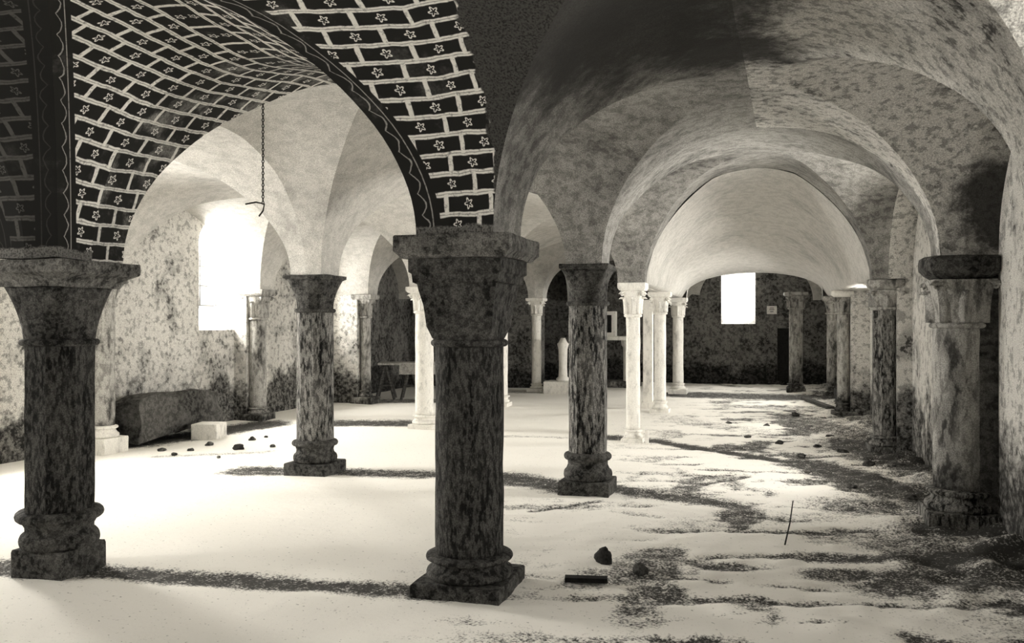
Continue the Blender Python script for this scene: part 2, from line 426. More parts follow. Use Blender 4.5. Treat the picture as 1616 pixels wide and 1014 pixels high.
C = lambda i, j: (P[i][j][0], P[i][j][1], 0)
DK = ('col_dark', 'cap_dark', 'cap_dark', 'cap_dark')
BK = ('col_black', 'cap_dark', 'cap_dark', 'cap_dark')
LG = ('col_light',) * 4
MD = ('col_mid',) * 4
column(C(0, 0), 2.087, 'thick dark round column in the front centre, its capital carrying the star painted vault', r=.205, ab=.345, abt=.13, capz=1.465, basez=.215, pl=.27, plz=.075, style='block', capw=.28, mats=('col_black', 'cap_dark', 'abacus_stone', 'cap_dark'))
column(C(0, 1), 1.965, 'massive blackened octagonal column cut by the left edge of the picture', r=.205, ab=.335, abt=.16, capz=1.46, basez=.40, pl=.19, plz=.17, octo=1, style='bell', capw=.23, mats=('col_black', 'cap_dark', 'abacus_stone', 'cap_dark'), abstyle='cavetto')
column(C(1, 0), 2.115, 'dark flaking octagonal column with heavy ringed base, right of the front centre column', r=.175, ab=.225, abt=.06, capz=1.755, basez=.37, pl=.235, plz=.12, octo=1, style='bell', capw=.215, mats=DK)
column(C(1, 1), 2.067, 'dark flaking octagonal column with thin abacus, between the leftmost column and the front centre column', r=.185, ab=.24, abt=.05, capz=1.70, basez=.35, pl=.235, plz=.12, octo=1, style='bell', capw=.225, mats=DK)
column(C(2, 0), 2.09, 'slender pale column with leaf capital just right of the dark flaking column', r=.092, ab=.18, abt=.10, capz=1.66, basez=.16, pl=.14, plz=.05, style='leaf', capw=.15, mats=LG)
column(C(3, 0), 2.09, 'pale round column with leaf capital beside the square pale pier', r=.10, ab=.19, abt=.09, capz=1.72, basez=.2, pl=.16, plz=.06, style='leaf', capw=.16, mats=LG)
column(C(4, 0), 2.09, 'farthest pale column where the low arch over the dark end bay begins', r=.115, ab=.2, abt=.1, capz=1.68, basez=.22, pl=.2, plz=.1, style='leaf', capw=.17, mats=LG)
column(C(2, 1), 2.09, 'bright white column half hidden by the left side of the front centre column', r=.135, ab=.21, abt=.09, capz=1.72, basez=.2, pl=.19, plz=.07, style='leaf', capw=.18, mats=LG)
column(C(3, 1), 2.09, 'white column of which only a strip shows right of the front centre column', r=.14, ab=.2, abt=.09, capz=1.72, basez=.2, pl=.18, plz=.07, style='leaf', capw=.17, mats=LG)
column(C(4, 1), 2.09, 'small pale column with leaf capital against the dark far end', r=.105, ab=.2, abt=.07, capz=1.72, basez=.18, pl=.18, plz=.08, style='leaf', capw=.16, mats=LG)
column(C(1, 2), 2.09, 'grey column on a square white footed plinth peeping out behind the leftmost column', r=.135, ab=.2, abt=.05, capz=1.78, basez=.33, pl=.2, plz=.19, style='bell', capw=.18, mats=('col_mid', 'col_mid', 'col_mid', 'col_light'))
column(C(2, 2), 2.09, 'dark slim column with leaf capital beside the bright left window', r=.135, ab=.22, abt=.1, capz=1.62, basez=.2, pl=.2, plz=.1, style='leaf', capw=.18, mats=MD)
column(C(3, 2), 2.09, 'slim column with leaf capital left of the trestle table', r=.10, ab=.21, abt=.09, capz=1.66, basez=.25, pl=.22, plz=.12, style='leaf', capw=.16, mats=MD)
column(C(1, -1), 2.09, 'large round column with fluted leaf capital and bulging abacus against the right wall', r=.19, ab=.29, abt=.18, capz=1.56, basez=.3, pl=.26, plz=.14, style='leaf', capw=.245, mats=('col_mid', 'col_mid', 'cap_dark', 'col_dark'), abstyle='round', name='engaged_column')
column(C(2, -1), 2.09, 'dark octagonal column with leaf capital, second along the right wall', r=.15, ab=.225, abt=.13, capz=1.74, basez=.22, pl=.2, plz=.1, octo=1, style='leaf', capw=.19, mats=('col_dark', 'col_mid', 'col_mid', 'col_dark'), abstyle='round', name='engaged_column')
column(C(3, -1), 2.09, 'thin ringed pale column, third along the right wall', r=.10, ab=.2, abt=.11, capz=1.72, basez=.24, pl=.18, plz=.1, style='leaf', capw=.16, mats=('col_mid', 'col_mid', 'col_light', 'col_mid'), abstyle='round', name='engaged_column')
column(at(1256, 19.0), 2.22, 'dark column standing in the far end bay beyond the low arch', r=.15, ab=.26, abt=.08, capz=1.86, basez=.2, pl=.2, plz=.1, octo=1, style='leaf', capw=.2, mats=MD)
column(C(4, -1), 2.09, 'column at the right foot of the low arch, behind the thin ringed column', r=.11, ab=.2, abt=.09, capz=1.74, basez=.2, pl=.18, plz=.1, style='bell', capw=.17, mats=MD, name='engaged_column')

# ------------------------------------------------------------------ groin vaults
def bay_point(i, j, u, v, h):
    """u: 0 at arcade j, 1 at arcade j+1; v: 0 at row i, 1 at row i+1"""
    a, b, c, d = PP(i, j), PP(i, j + 1), PP(i + 1, j), PP(i + 1, j + 1)
    p = a * (1 - u) * (1 - v) + b * u * (1 - v) + c * (1 - u) * v + d * u * v
    z = spr(i, j) * (1 - u) * (1 - v) + spr(i, j + 1) * u * (1 - v) + spr(i + 1, j) * (1 - u) * v + spr(i + 1, j + 1) * u * v
    lift = RISE
    if j == -1 and i == 1: lift *= 1 + .24 * v * min(1, 3 * min(u, 1 - u))
    if j == 0 and i == 0: lift *= 1 + .20 * max(0.0, math.sin(PI * v)) ** 1.7 * max(0.0, math.sin(PI * u)) ** .7
    p.z = z + h * (lift + (2.09 - z))
    w = noise.noise(p * 1.1) * .035 + noise.noise(p * 3.1) * .010
    k = min(1, h * 2.5)
    p.z += w * k
    return p
def vault_bay(i, j, quads=((0, 0), (1, 0), (0, 1), (1, 1)), paint={}, name='ceiling', label=None, surface='plaster'):
    verts = []; faces = []; uv1 = []; uv2 = []; mi = []
    a_, b_, c_ = PP(i, j), PP(i, j + 1), PP(i + 1, j)
    wu = (b_ - a_).length / 2; wv = (c_ - a_).length / 2
    NT = 26; NS = 12
    for (cu, cv) in quads:
        a = foot(i + cv, j + cu)
        for sec in ('T', 'L'):
            base = len(verts); vcoord = 0; prevd = None
            for k in range(NT + 1):
                th = PI / 2 * k / NT
                d = a + (1 - a) * (1 - math.cos(th)); h = math.sin(th)
                if k:
                    wid = wv if sec == 'T' else wu
                    vcoord += math.hypot((d - prevd[0]) * wid, (h - prevd[1]) * RISE)
                prevd = (d, h)
                for q in range(NS + 1):
                    e = d * q / NS
                    uu, vv = (e, d) if sec == 'T' else (d, e)
                    U = uu / 2 if cu == 0 else 1 - uu / 2
                    Vv = vv / 2 if cv == 0 else 1 - vv / 2
                    verts.append(bay_point(i, j, U, Vv, h))
                    if sec == 'T':
                        sgn = 1 if cu == 0 else -1
                        uv1.append((sgn * uu * wu + 10.0, vcoord + 2.24)); uv2.append(((vv - uu) * wu, vcoord))
                    else:
                        sgn = 1 if cv == 0 else -1
                        uv1.append((sgn * vv * wv + 10.0, vcoord + 2.24)); uv2.append(((uu - vv) * wv, vcoord))
            pm = paint.get((cu, cv, sec), 0)
            flip = (sec == 'L') ^ (cu == 1) ^ (cv == 1)
            for k in range(NT):
                for q in range(NS):
                    s = base + k * (NS + 1) + q
                    fc = (s, s + 1, s + NS + 2, s + NS + 1)
                    faces.append(fc if flip else fc[::-1])
                    mm = pm
                    if callable(pm):
                        mm = pm((verts[s] + verts[s + NS + 2]) / 2)
                    mi.append(mm)
    o = link_mesh(name, verts, faces, [M[surface], M['paint_a'], M['paint_b'], M['web_rough'], M['paint_c'], M['plaster_grey'], M['paint_d'], M['plaster']], smooth=True, midx=mi)
    for nm, data in (('course', uv1), ('groin', uv2)):
        ul = o.data.uv_layers.new(name=nm)
        for lp in o.data.loops: ul.data[lp.index].uv = data[lp.vertex_index]
    tag(o, label, None, None, 'structure')
    return o
rnd = lambda p: 0
# painted webs around the two front columns
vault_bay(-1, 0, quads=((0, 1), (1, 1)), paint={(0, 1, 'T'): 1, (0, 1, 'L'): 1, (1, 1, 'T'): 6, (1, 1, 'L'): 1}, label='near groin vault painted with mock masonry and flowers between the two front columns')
vault_bay(-1, -1, quads=((0, 1), (1, 1)), paint={(1, 1, 'T'): 4, (0, 1, 'L'): 3, (0, 1, 'T'): 3}, surface='plaster_grey', label='near dark blotched groin vault at the top right')  # right-hand webs paler: light falling from the left put into the plaster colour
vault_bay(-1, 1, quads=((0, 1), (1, 1)), paint={(0, 1, 'T'): 6, (0, 1, 'L'): 6}, label='near groin vault beyond the left edge')
vault_bay(0, 0, paint={(0, 0, 'T'): 5, (0, 1, 'T'): 5, (1, 0, 'L'): 2, (0, 0, 'L'): 2}, label='groin vault behind the left front column with worn painted mock masonry')
vault_bay(0, 1, label='plain groin vault behind the leftmost column')
vault_bay(0, -1, paint={(0, 1, 'T'): 3, (0, 0, 'T'): 3, (0, 0, 'L'): 3, (0, 1, 'L'): 3}, surface='plaster_grey', label='plain groin vault right of the front centre column')  # right half painted paler than the left, as light from the left falls
for i in (1, 2, 3):
    for j in (-1, 0, 1):
        if j == -1 and i > 1: continue
        pt = {(0, 0, 'T'): 7, (1, 0, 'L'): 5, (1, 1, 'L'): 0, (0, 1, 'L'): 5} if j == -1 else ({(0, 0, 'T'): 5, (0, 1, 'T'): 5} if (i, j) == (1, 0) else {})  # one web in paler plaster, standing in for window light on it
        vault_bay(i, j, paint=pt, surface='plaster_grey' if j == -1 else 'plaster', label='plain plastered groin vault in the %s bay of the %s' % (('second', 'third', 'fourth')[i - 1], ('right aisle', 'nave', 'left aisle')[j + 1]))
def low_prof(x): return .52 * math.sqrt(max(0, 1 - (abs(x) / .93) ** 2.2)) if abs(x) < .93 else 0.0
def funnel():
    # the last two bays of the right aisle share one smooth shell sinking to the low arch
    verts = []; faces = []; NU = 48; NV = 30
    for a in range(NV + 1):
        v = a / NV
        p3a = PP(3, 0); p3b = PP(3, -1)
        if v < .5: A, B = PP(2, 0).lerp(p3a, v * 2), PP(2, -1).lerp(p3b, v * 2)
        else: A, B = p3a.lerp(PP(4, 0), v * 2 - 1), p3b.lerp(PP(4, -1), v * 2 - 1)
        e = v * v * (3 - 2 * v) * .35 + v * .65
        for b in range(NU + 1):
            th = PI * b / NU; x = -math.cos(th) ; f0 = .06
            xx = x * (1 + 0)
            h2 = RISE * (1 + .24 * min(1, 1.5 * (1 - abs(x)))) * math.sqrt(max(0, 1 - min(1, abs(xx) / (1 - f0 * 2)) ** 2))
            h4 = low_prof(xx)
            p = A.lerp(B, (x + 1) / 2); p.z = 2.09 + h2 * (1 - e) + h4 * e + .01 * noise.noise(p * 2)
            if a == 0: p.z = max(p.z, 2.09)
            verts.append(p)
    n = NU + 1
    for a in range(NV):
        for b in range(NU):
            k = a * n + b; faces.append((k, k + n, k + n + 1, k + 1))
    o = link_mesh('ceiling', verts, faces, M['plaster'], smooth=True)
    tag(o, 'smooth pale vault shell sinking to the low arch at the end of the right aisle', None, None, 'structure')
    for (ia, ib, j, lab) in ((2, 3, 0, 'third bay, nave side'), (3, 4, 0, 'fourth bay, nave side'), (2, 3, -1, 'third bay, wall side'), (3, 4, -1, 'fourth bay, wall side')):
        a, b = PP(ia, j), PP(ib, j); out = Td * .12 if j == 0 else -Td * .62
        mbx = MB(); mbx.v = [q + Vector((0, 0, z)) for z in (2.085, 3.5) for q in (a, b, b + out, a + out)]
        mbx.f = [(3, 2, 1, 0), (4, 5, 6, 7), (0, 1, 5, 4), (1, 2, 6, 5), (2, 3, 7, 6), (3, 0, 4, 7)]
        o = mbx.build('wall_spandrel', M['plaster']); bm = bmesh.new(); bm.from_mesh(o.data); bmesh.ops.recalc_face_normals(bm, faces=bm.faces[:]); bm.to_mesh(o.data); bm.free()
        tag(o, 'plastered wall above the arcade, ' + lab, None, None, 'structure')
funnel()
for j in (-1, 0):
    vault_bay(4, j, label='groin vault of the far end bay in the ' + ('right aisle', 'nave')[j + 1])

# flat tunnel ceiling behind the camera side of the near vaults
zc = 2.09 + RISE + .0
v = [LT(-1.35, -3.9, zc), LT(-1.35, 7.2, zc), LT(-7.6, 7.2, zc), LT(-7.6, -3.9, zc)]
o = link_mesh('ceiling', v, [(0, 1, 2, 3)], M['plaster']); tag(o, 'plain ceiling over the entrance end', None, None, 'structure')

def wall_arch(i, j, out, label):
    """the vault's side arch carried on to the wall behind an outer row of columns"""
    verts = []; faces = []; n = 40
    A, B = PP(i, j), PP(i + 1, j)
    half = (B - A).length / 2
    for side in (0, 1):
        a = foot(i + side, j)
        rows = []
        for k in range(n // 2 + 1):
            th = PI / 2 * k / (n // 2); d = a + (1 - a) * (1 - math.cos(th)); h = math.sin(th)
            tt = d / 2 if side == 0 else 1 - d / 2
            p = A.lerp(B, tt); z = spr(i, j) * (1 - tt) + spr(i + 1, j) * tt
            p.z = z + h * (RISE + 2.09 - z)
            w = noise.noise(p * 1.1) * .035 + noise.noise(p * 3.1) * .010
            p.z += w * min(1, h * 2.5)
            b0 = len(verts); verts.append(p); verts.append(p + out)
            rows.append(b0)
        for r0, r1 in zip(rows[:-1], rows[1:]):
            fc = (r0, r0 + 1, r1 + 1, r1)
            faces.append(fc if (side == 0) else fc[::-1])
    o = link_mesh('ceiling', verts, faces, M['plaster'] if j == 2 else M['web_rough'], smooth=True)
    tag(o, label, None, None, 'structure')
nth = ('first', 'second', 'third', 'fourth', 'fifth')
for i in (0, 1, 4):
    wall_arch(i, -1, -Td * 0.75, 'wall arch over the %s bay of the right aisle' % nth[i])
for i in range(0, 4):
    wall_arch(i, 2, Td * 0.8, 'wall arch over the %s bay of the left aisle' % nth[i])

# ------------------------------------------------------------------ floor
segs = [  # dark floor strips and patches, damp by the right wall, as ground positions (px, py) -> (px, py), width, strength
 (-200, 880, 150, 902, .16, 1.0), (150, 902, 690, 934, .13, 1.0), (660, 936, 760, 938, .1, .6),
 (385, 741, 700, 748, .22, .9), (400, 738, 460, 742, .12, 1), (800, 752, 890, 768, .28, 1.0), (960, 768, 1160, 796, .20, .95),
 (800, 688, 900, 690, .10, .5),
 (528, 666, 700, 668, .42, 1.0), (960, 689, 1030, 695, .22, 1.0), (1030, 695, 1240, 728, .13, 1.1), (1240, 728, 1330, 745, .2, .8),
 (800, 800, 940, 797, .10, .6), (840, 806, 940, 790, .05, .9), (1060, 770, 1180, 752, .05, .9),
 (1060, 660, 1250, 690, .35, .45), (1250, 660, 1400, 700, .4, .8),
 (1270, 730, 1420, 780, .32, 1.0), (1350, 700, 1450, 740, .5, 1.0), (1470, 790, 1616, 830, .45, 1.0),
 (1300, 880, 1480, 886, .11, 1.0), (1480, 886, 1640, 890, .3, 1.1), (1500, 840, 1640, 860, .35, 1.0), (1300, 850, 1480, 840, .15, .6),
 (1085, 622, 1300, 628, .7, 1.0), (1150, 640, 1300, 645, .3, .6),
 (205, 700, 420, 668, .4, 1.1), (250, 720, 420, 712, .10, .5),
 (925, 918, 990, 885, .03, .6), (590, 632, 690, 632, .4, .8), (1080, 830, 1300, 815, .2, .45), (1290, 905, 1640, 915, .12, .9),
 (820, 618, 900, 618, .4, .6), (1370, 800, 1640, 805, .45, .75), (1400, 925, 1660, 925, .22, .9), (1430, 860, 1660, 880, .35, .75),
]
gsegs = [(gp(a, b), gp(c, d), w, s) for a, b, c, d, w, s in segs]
def seg_d(p, a, b):
    ab = b - a; t = max(0, min(1, (p - a).dot(ab) / ab.length_squared)); return (p - a - ab * t).length
l0, l1, t0, t1 = -7.6, 18.4, -4.3, 7.3
def make_floor():
    ls = []; l = l0
    while l < l1:
        ls.append(l); l += .05 if l < 9 else .09
    ls.append(l1)
    ts = [t0 + (t1 - t0) * k / 200 for k in range(201)]
    verts = []; dark_amt = []
    for l in ls:
        for t in ts:
            p = LT(l, t)
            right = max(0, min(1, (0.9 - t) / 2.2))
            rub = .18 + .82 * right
            n1 = noise.noise(p * 1.3); n2 = noise.noise(p * 4.5 + Vector((9, 0, 0))); n3 = noise.noise(p * 11 + Vector((0, 5, 0)))
            h = .012 * n1 + rub * (.022 * max(0, n2) + .016 * max(0, n3 - .05))
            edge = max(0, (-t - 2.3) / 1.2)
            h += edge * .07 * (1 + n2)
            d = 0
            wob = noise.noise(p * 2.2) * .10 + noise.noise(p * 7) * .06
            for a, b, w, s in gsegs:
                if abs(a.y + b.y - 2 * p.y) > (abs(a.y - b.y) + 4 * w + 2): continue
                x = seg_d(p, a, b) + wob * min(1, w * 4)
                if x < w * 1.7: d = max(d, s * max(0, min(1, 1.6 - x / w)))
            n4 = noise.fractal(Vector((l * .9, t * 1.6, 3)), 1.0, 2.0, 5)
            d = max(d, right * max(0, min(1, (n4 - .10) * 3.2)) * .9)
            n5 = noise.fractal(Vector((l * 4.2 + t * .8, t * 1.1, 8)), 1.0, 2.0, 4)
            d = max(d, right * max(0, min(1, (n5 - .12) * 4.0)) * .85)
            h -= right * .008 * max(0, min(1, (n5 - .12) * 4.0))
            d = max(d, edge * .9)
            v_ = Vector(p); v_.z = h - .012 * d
            verts.append(v_); dark_amt.append(d)
    n = len(ts); faces = []
    for a in range(len(ls) - 1):
        for b in range(n - 1):
            s = a * n + b; faces.append((s, s + n, s + n + 1, s + 1)[::-1])
    m, nt, bs = new_mat('earth_floor')
    at_ = N(nt, 'ShaderNodeAttribute', attribute_name='dark_amt')
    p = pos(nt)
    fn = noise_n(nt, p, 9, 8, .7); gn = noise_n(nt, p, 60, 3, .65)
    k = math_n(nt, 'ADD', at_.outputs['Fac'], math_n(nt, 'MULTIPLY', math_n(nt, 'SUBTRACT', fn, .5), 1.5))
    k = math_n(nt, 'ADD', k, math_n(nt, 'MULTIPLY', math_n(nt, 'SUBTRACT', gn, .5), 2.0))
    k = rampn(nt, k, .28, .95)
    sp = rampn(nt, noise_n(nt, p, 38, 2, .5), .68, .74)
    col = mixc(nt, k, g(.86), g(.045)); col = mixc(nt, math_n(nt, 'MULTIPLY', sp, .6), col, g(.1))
    lk(nt, col, bs.inputs['Base Color'])
    bp = nt.nodes.new('ShaderNodeBump'); bp.inputs['Strength'].default_value = .35; bp.inputs['Distance'].default_value = .02
    lk(nt, fn, bp.inputs['Height']); lk(nt, bp.outputs[0], bs.inputs['Normal'])
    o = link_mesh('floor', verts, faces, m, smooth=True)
    at2 = o.data.attributes.new('dark_amt', 'FLOAT', 'POINT'); at2.data.foreach_set('value', dark_amt)
    tag(o, 'pale beaten earth floor with dark strips', None, None, 'structure')
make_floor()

# ------------------------------------------------------------------ walls
def cutter_arched(l, tin, tout, z0, z1, w_in, w_out, z0o=None, z1o=None):
    """splayed round-headed opening through a side wall (wall plane along L)"""
    rings_ = []
    for t, w, a, b in ((tin, w_in, z0, z1), (tout, w_out, z0o if z0o is not None else z0, z1o if z1o is not None else z1)):
        r = w / 2; rr = [LT(l - r, t, a), LT(l + r, t, a)]
        for k in range(13):
            th = PI * k / 12; rr.append(LT(l + r * math.cos(th), t, b - min(r, .45) + min(r, .45) * math.sin(th)))
        rings_.append(rr)
    return rings_
def cutter_end(t, lin, lout, z0, z1, w_in, w_out, arch=.0):
    rings_ = []
    for l, w, dz in ((lin, w_in, .0), (lout, w_out, .1)):
        r = w / 2; rr = [LT(l, t - r, z0 + dz), LT(l, t + r, z0 + dz)]
        for k in range(9):
            th = PI * k / 8; rr.append(LT(l, t + r * math.cos(th), z1 - dz - arch + arch * math.sin(th)))
        rings_.append(rr)
    return rings_
def wall(name, la, lb, ta, tb, z1, mat, label, cuts=(), z0=-.15):
    """a slab between (la,ta) and (lb,tb) in grid coordinates with openings cut through"""
    bm = bmesh.new()
    c = [LT(la, ta, z0), LT(lb, ta, z0), LT(lb, tb, z0), LT(la, tb, z0)]
    vs = [bm.verts.new(p) for p in c] + [bm.verts.new(p + Vector((0, 0, z1 - z0))) for p in c]
    for f in ((3, 2, 1, 0), (4, 5, 6, 7), (0, 1, 5, 4), (1, 2, 6, 5), (2, 3, 7, 6), (3, 0, 4, 7)): bm.faces.new([vs[q] for q in f])
    bmesh.ops.recalc_face_normals(bm, faces=bm.faces[:])
    me = bpy.data.meshes.new(name); bm.to_mesh(me); bm.free(); me.materials.append(mat)
    o = bpy.data.objects.new(name, me); COL.objects.link(o)
    for rg in cuts:
        m2 = MB().rings(rg)
        co = link_mesh('opening', m2.v, m2.f, mat)
        b2 = bmesh.new(); b2.from_mesh(co.data); bmesh.ops.recalc_face_normals(b2, faces=b2.faces[:]); b2.to_mesh(co.data); b2.free()
        md = o.modifiers.new('cut', 'BOOLEAN'); md.object = co; md.operation = 'DIFFERENCE'; md.solver = 'EXACT'
        dg = bpy.context.evaluated_depsgraph_get(); dg.update()
        nm = bpy.data.meshes.new_from_object(o.evaluated_get(dg))
        o.modifiers.clear(); o.data = nm
        bpy.data.objects.remove(co)
    o.data.name = name
    tag(o, label, None, None, 'structure'); return o
ZT = 3.9
LI = 6.42; RI = -3.40
left_w = [(9.5, 1.25, 2.45, .75, .65), (6.95, 1.42, 3.25, 1.6, .85), (1.9, 1.1, 2.9, 1.3, .9), (-2.6, 1.1, 2.9, 1.3, .9)]  # the first opening is an added one, for brightening the far bays
right_w = [(4.35, 1.25, 2.75, 1.1, .8), (8.4, 1.1, 2.05, 1.1, .8), (-1.3, 1.25, 2.75, 1.1, .8), (12.3, 1.1, 2.05, 1.1, .8)]
wall('wall_left', -7.7, 10.9, LI, LI + .62, ZT, M['wall_light'], 'rough lime washed wall with dark stains along the left aisle',
     [cutter_arched(l, LI - .05, LI + .7, z0, z1, wi, wo, z0 + (.42 if 5 < l < 8 else .12), z1 - .15) for l, z0, z1, wi, wo in left_w])
wall('wall_left', 10.9, 18.5, LI, LI + .62, ZT, M['wall_dark'], 'dark rubble wall behind the trestle table')
wall('wall_right', -7.7, 18.5, RI - .62, RI, ZT, M['wall_light'], 'rough blotched plaster wall along the right aisle',
     [cutter_arched(l, RI + .05, RI - .7, z0, z1, wi, wo, z0 + .12, z1 - .1) for l, z0, z1, wi, wo in right_w])
EL = 17.35
wall('wall_far', EL, EL + .6, -4.2, 7.2, ZT, M['wall_dark'], 'dark rubble end wall with one bright window',
     [cutter_end(-1.16, EL - .05, EL + .7, 1.50, 3.2, .84, .72)])
wall('wall_far', 14.6, 14.95, 3.25, 6.5, ZT, M['wall_dark'], 'dark wall closing the left aisle behind the trestle table')
wall('wall_back', -7.9, -7.5, -4.2, 7.2, ZT, M['wall_light'], 'plastered wall at the entrance end',
     [cutter_end(3.2, -7.45, -8.0, .1, 2.6, 1.6, 1.6, .3)])
# roof slab above the vaults keeps the sky out
v = [LT(-8, -4.3, ZT), LT(-8, 7.3, ZT), LT(18.2, 7.3, ZT), LT(18.2, -4.3, ZT)]
mb = MB(); mb.v = v + [p + Vector((0, 0, .3)) for p in v]
mb.f = [(0, 1, 2, 3), (7, 6, 5, 4), (0, 4, 5, 1), (1, 5, 6, 2), (2, 6, 7, 3), (3, 7, 4, 0)]
tag(mb.build('roof', M['wall_dark']), 'masonry above the vaults', None, None, 'structure')

# piers behind the engaged columns
def pier(i, j, out, mat, label):
    h = foot(i, j) * 1.5; c = PP(i, j)
    a = c + out.normalized() * .10; b = c + out
    d = Ld * h
    mbx = MB(); mbx.v = [q + Vector((0, 0, z)) for z in (-.1, 3.3) for q in (a - d, a + d, b + d, b - d)]
    mbx.f = [(3, 2, 1, 0), (4, 5, 6, 7), (0, 1, 5, 4), (1, 2, 6, 5), (2, 3, 7, 6), (3, 0, 4, 7)]
    bm = bmesh.new()
    o = mbx.build('pier', mat)
    bm.from_mesh(o.data); bmesh.ops.recalc_face_normals(bm, faces=bm.faces[:]); bm.to_mesh(o.data); bm.free()
    tag(o, label, None, None, 'structure')
for i in (0, 1, 2, 3, 4):
    l_, t_ = toLT(P[i][-1])
    pier(i, -1, -Td * (t_ - RI + .05), M['pier_dark'] if i < 2 else M['wall_light'], 'stone pier behind the %s column of the right wall' % nth[i])
for i in (0, 1, 2, 3):
    l_, t_ = toLT(P[i][2])
    pier(i, 2, Td * (LI - t_ + .05), M['wall_light'], 'stone pier behind the %s column of the left wall' % nth[i])

# lunette wall with the low arch closing the right aisle
def lunette():
    A, B = PP(4, 0), PP(4, -1); d = (B - A); n = 24; verts = []; faces = []
    nrm = Ld * .2
    for s in (-1, 1):
        for k in range(n + 1):
            u = k / n; p = A.lerp(B, u)
            x = (u - .5) * 2
            zz = 2.10 + low_prof(x)
            verts.append(p + nrm * s + Vector((0, 0, zz))); verts.append(p + nrm * s + Vector((0, 0, 3.5)))
    m_ = 2 * (n + 1)
    for k in range(n):
        a = 2 * k
        faces.append((a, a + 2, a + 3, a + 1)); faces.append((m_ + a, m_ + a + 1, m_ + a + 3, m_ + a + 2))
        faces.append((a, m_ + a, m_ + a + 2, a + 2))
    o = link_mesh('wall_lunette', verts, faces, M['plaster']); 
    bm = bmesh.new(); bm.from_mesh(o.data); bmesh.ops.recalc_face_normals(bm, faces=bm.faces[:]); bm.to_mesh(o.data); bm.free()
    tag(o, 'plastered wall over the low arch at the end of the right aisle', None, None, 'structure')
lunette()

# window frames (iron bars in the openings)
def window(n, l, t, z0, z1, w, axis):
    mbx = MB()
    def P_(s, z): return LT(l + s, t, z) if axis == 'L' else LT(l, t + s, z)
    for s in (-w / 2, 0, w / 2): mbx.tube([P_(s, z0), P_(s, z1)], .012, 6)
    k = 4
    for q in range(k + 1):
        z = z0 + (z1 - z0) * q / k; mbx.tube([P_(-w / 2, z), P_(w / 2, z)], .008, 6)
    o = mbx.build('window_%d' % n, M['iron']); tag(o, None, None, None, 'structure')
wn = 1
for l, z0, z1, wi, wo in left_w: window(wn, l, LI + .55, z0 + (.42 if 5 < l < 8 else .12), z1 - .15, wo, 'L'); wn += 1  # begins with the bars of the added opening
for l, z0, z1, wi, wo in right_w: window(wn, l, RI - .55, z0 + .12, z1 - .1, wo, 'L'); wn += 1

# ------------------------------------------------------------------ furniture and small things
def rock(name, px, py, size, mat, label, cat='stone', z=0, flat=.6, group=None, p=None, seed=None):
    bm = bmesh.new(); bmesh.ops.create_icosphere(bm, subdivisions=3, radius=1)
    sd = Vector((random.random() * 30, random.random() * 30, 0))
    for v in bm.verts:
        k = 1 + .45 * noise.noise(v.co * 1.2 + sd) + .12 * noise.noise(v.co * 4 + sd)
        v.co = Vector((v.co.x * size[0] * k, v.co.y * size[1] * k, v.co.z * size[2] * k))
    me = bpy.data.meshes.new(name); bm.to_mesh(me); bm.free(); me.materials.append(M[mat])
    me.polygons.foreach_set('use_smooth', [True] * len(me.polygons))
    o = bpy.data.objects.new(name, me); COL.objects.link(o)
    q = p if p is not None else gp(px, py)
    o.location = (q.x, q.y, z + size[2] * .45); o.rotation_euler = (0, 0, random.random() * 3)
    tag(o, label, cat, group); return o
rock('stone_fragment', 952, 888, (.055, .05, .07), 'iron', 'dark upright stone on the floor right of the front centre column')
rock('stone_fragment', 1010, 902, (.07, .05, .04), 'cap_dark', 'dark stone on the floor, right of the upright dark stone')
rock('stone_fragment', 376, 709, (.07, .06, .05), 'iron', 'small round black stone left of the dark column with thin abacus')
for px, py, s in ((398, 694, .05), (430, 705, .04), (330, 702, .05), (300, 712, .045), (345, 722, .03), (420, 690, .03), (275, 718, .04), (255, 712, .05)):
    rock('rubble_stone', px, py, (s, s * .8, s * .6), 'col_mid', 'small rubble stone scattered on the floor below the left window', 'stone', group='rubble stones below the left window')
for px, py, s in ((1180, 690, .05), (1230, 700, .06), (1290, 705, .05), (1330, 715, .07), (1265, 720, .05), (1370, 735, .08), (1310, 690, .06), (1210, 672, .05),
                  (1390, 760, .07), (1345, 770, .05), (1255, 655, .07), (1300, 662, .06), (1440, 790, .08), (1275, 745, .04), (1150, 668, .05), (1420, 740, .08)):
    rock('rubble_stone', px, py, (s, s * .8, s * .5), 'cap_dark' if s > .055 else 'col_mid', 'small rubble stone lying in the rough earth before the right wall', 'stone', group='rubble stones before the right wall')
# flat dark board near the front
t = empty('wooden_board', gp(925, 918), -.1)
tag(t, 'short flat dark board lying on the floor right of the front column', 'board')
MB().box((0, 0, .018), (.26, .07, .03)).build('plank', M['black'], t, bevel=.004)
# thin stick
a = gp(1238, 862); b = a + Vector((.10, .12, .30))
o = MB().tube([a, a.lerp(b, .5) + Vector((.008, 0, .004)), b], [.006, .005, .004], 7).build('stick', M['iron']); tag(o, 'thin stick standing up from the earth floor at the right', 'stick')
# boulders by the foot of the right column
# white post
o = MB().box((0, 0, .08), (.045, .045, .2)).build('stone_post', M['paper'], bevel=.005); o.location = gp(1021, 700); o.rotation_euler.z = ROT
tag(o, 'tiny white post on the floor at the foot of the slender pale column', 'post')
# square pale pier between two pale columns
pc = at(1023, 15.6); t = empty('square_pier', pc, ROT); tag(t, 'square pale pier between two pale round columns', 'pillar', None, 'thing')
MB().box((0, 0, .92), (.17, .17, 1.76)).build('shaft', M['col_light'], t, bevel=.01)
MB().box((0, 0, .05), (.24, .24, .14)).build('base', M['col_light'], t, bevel=.01)
MB().box((0, 0, 1.88), (.26, .26, .18)).build('cap', M['col_light'], t, bevel=.02)

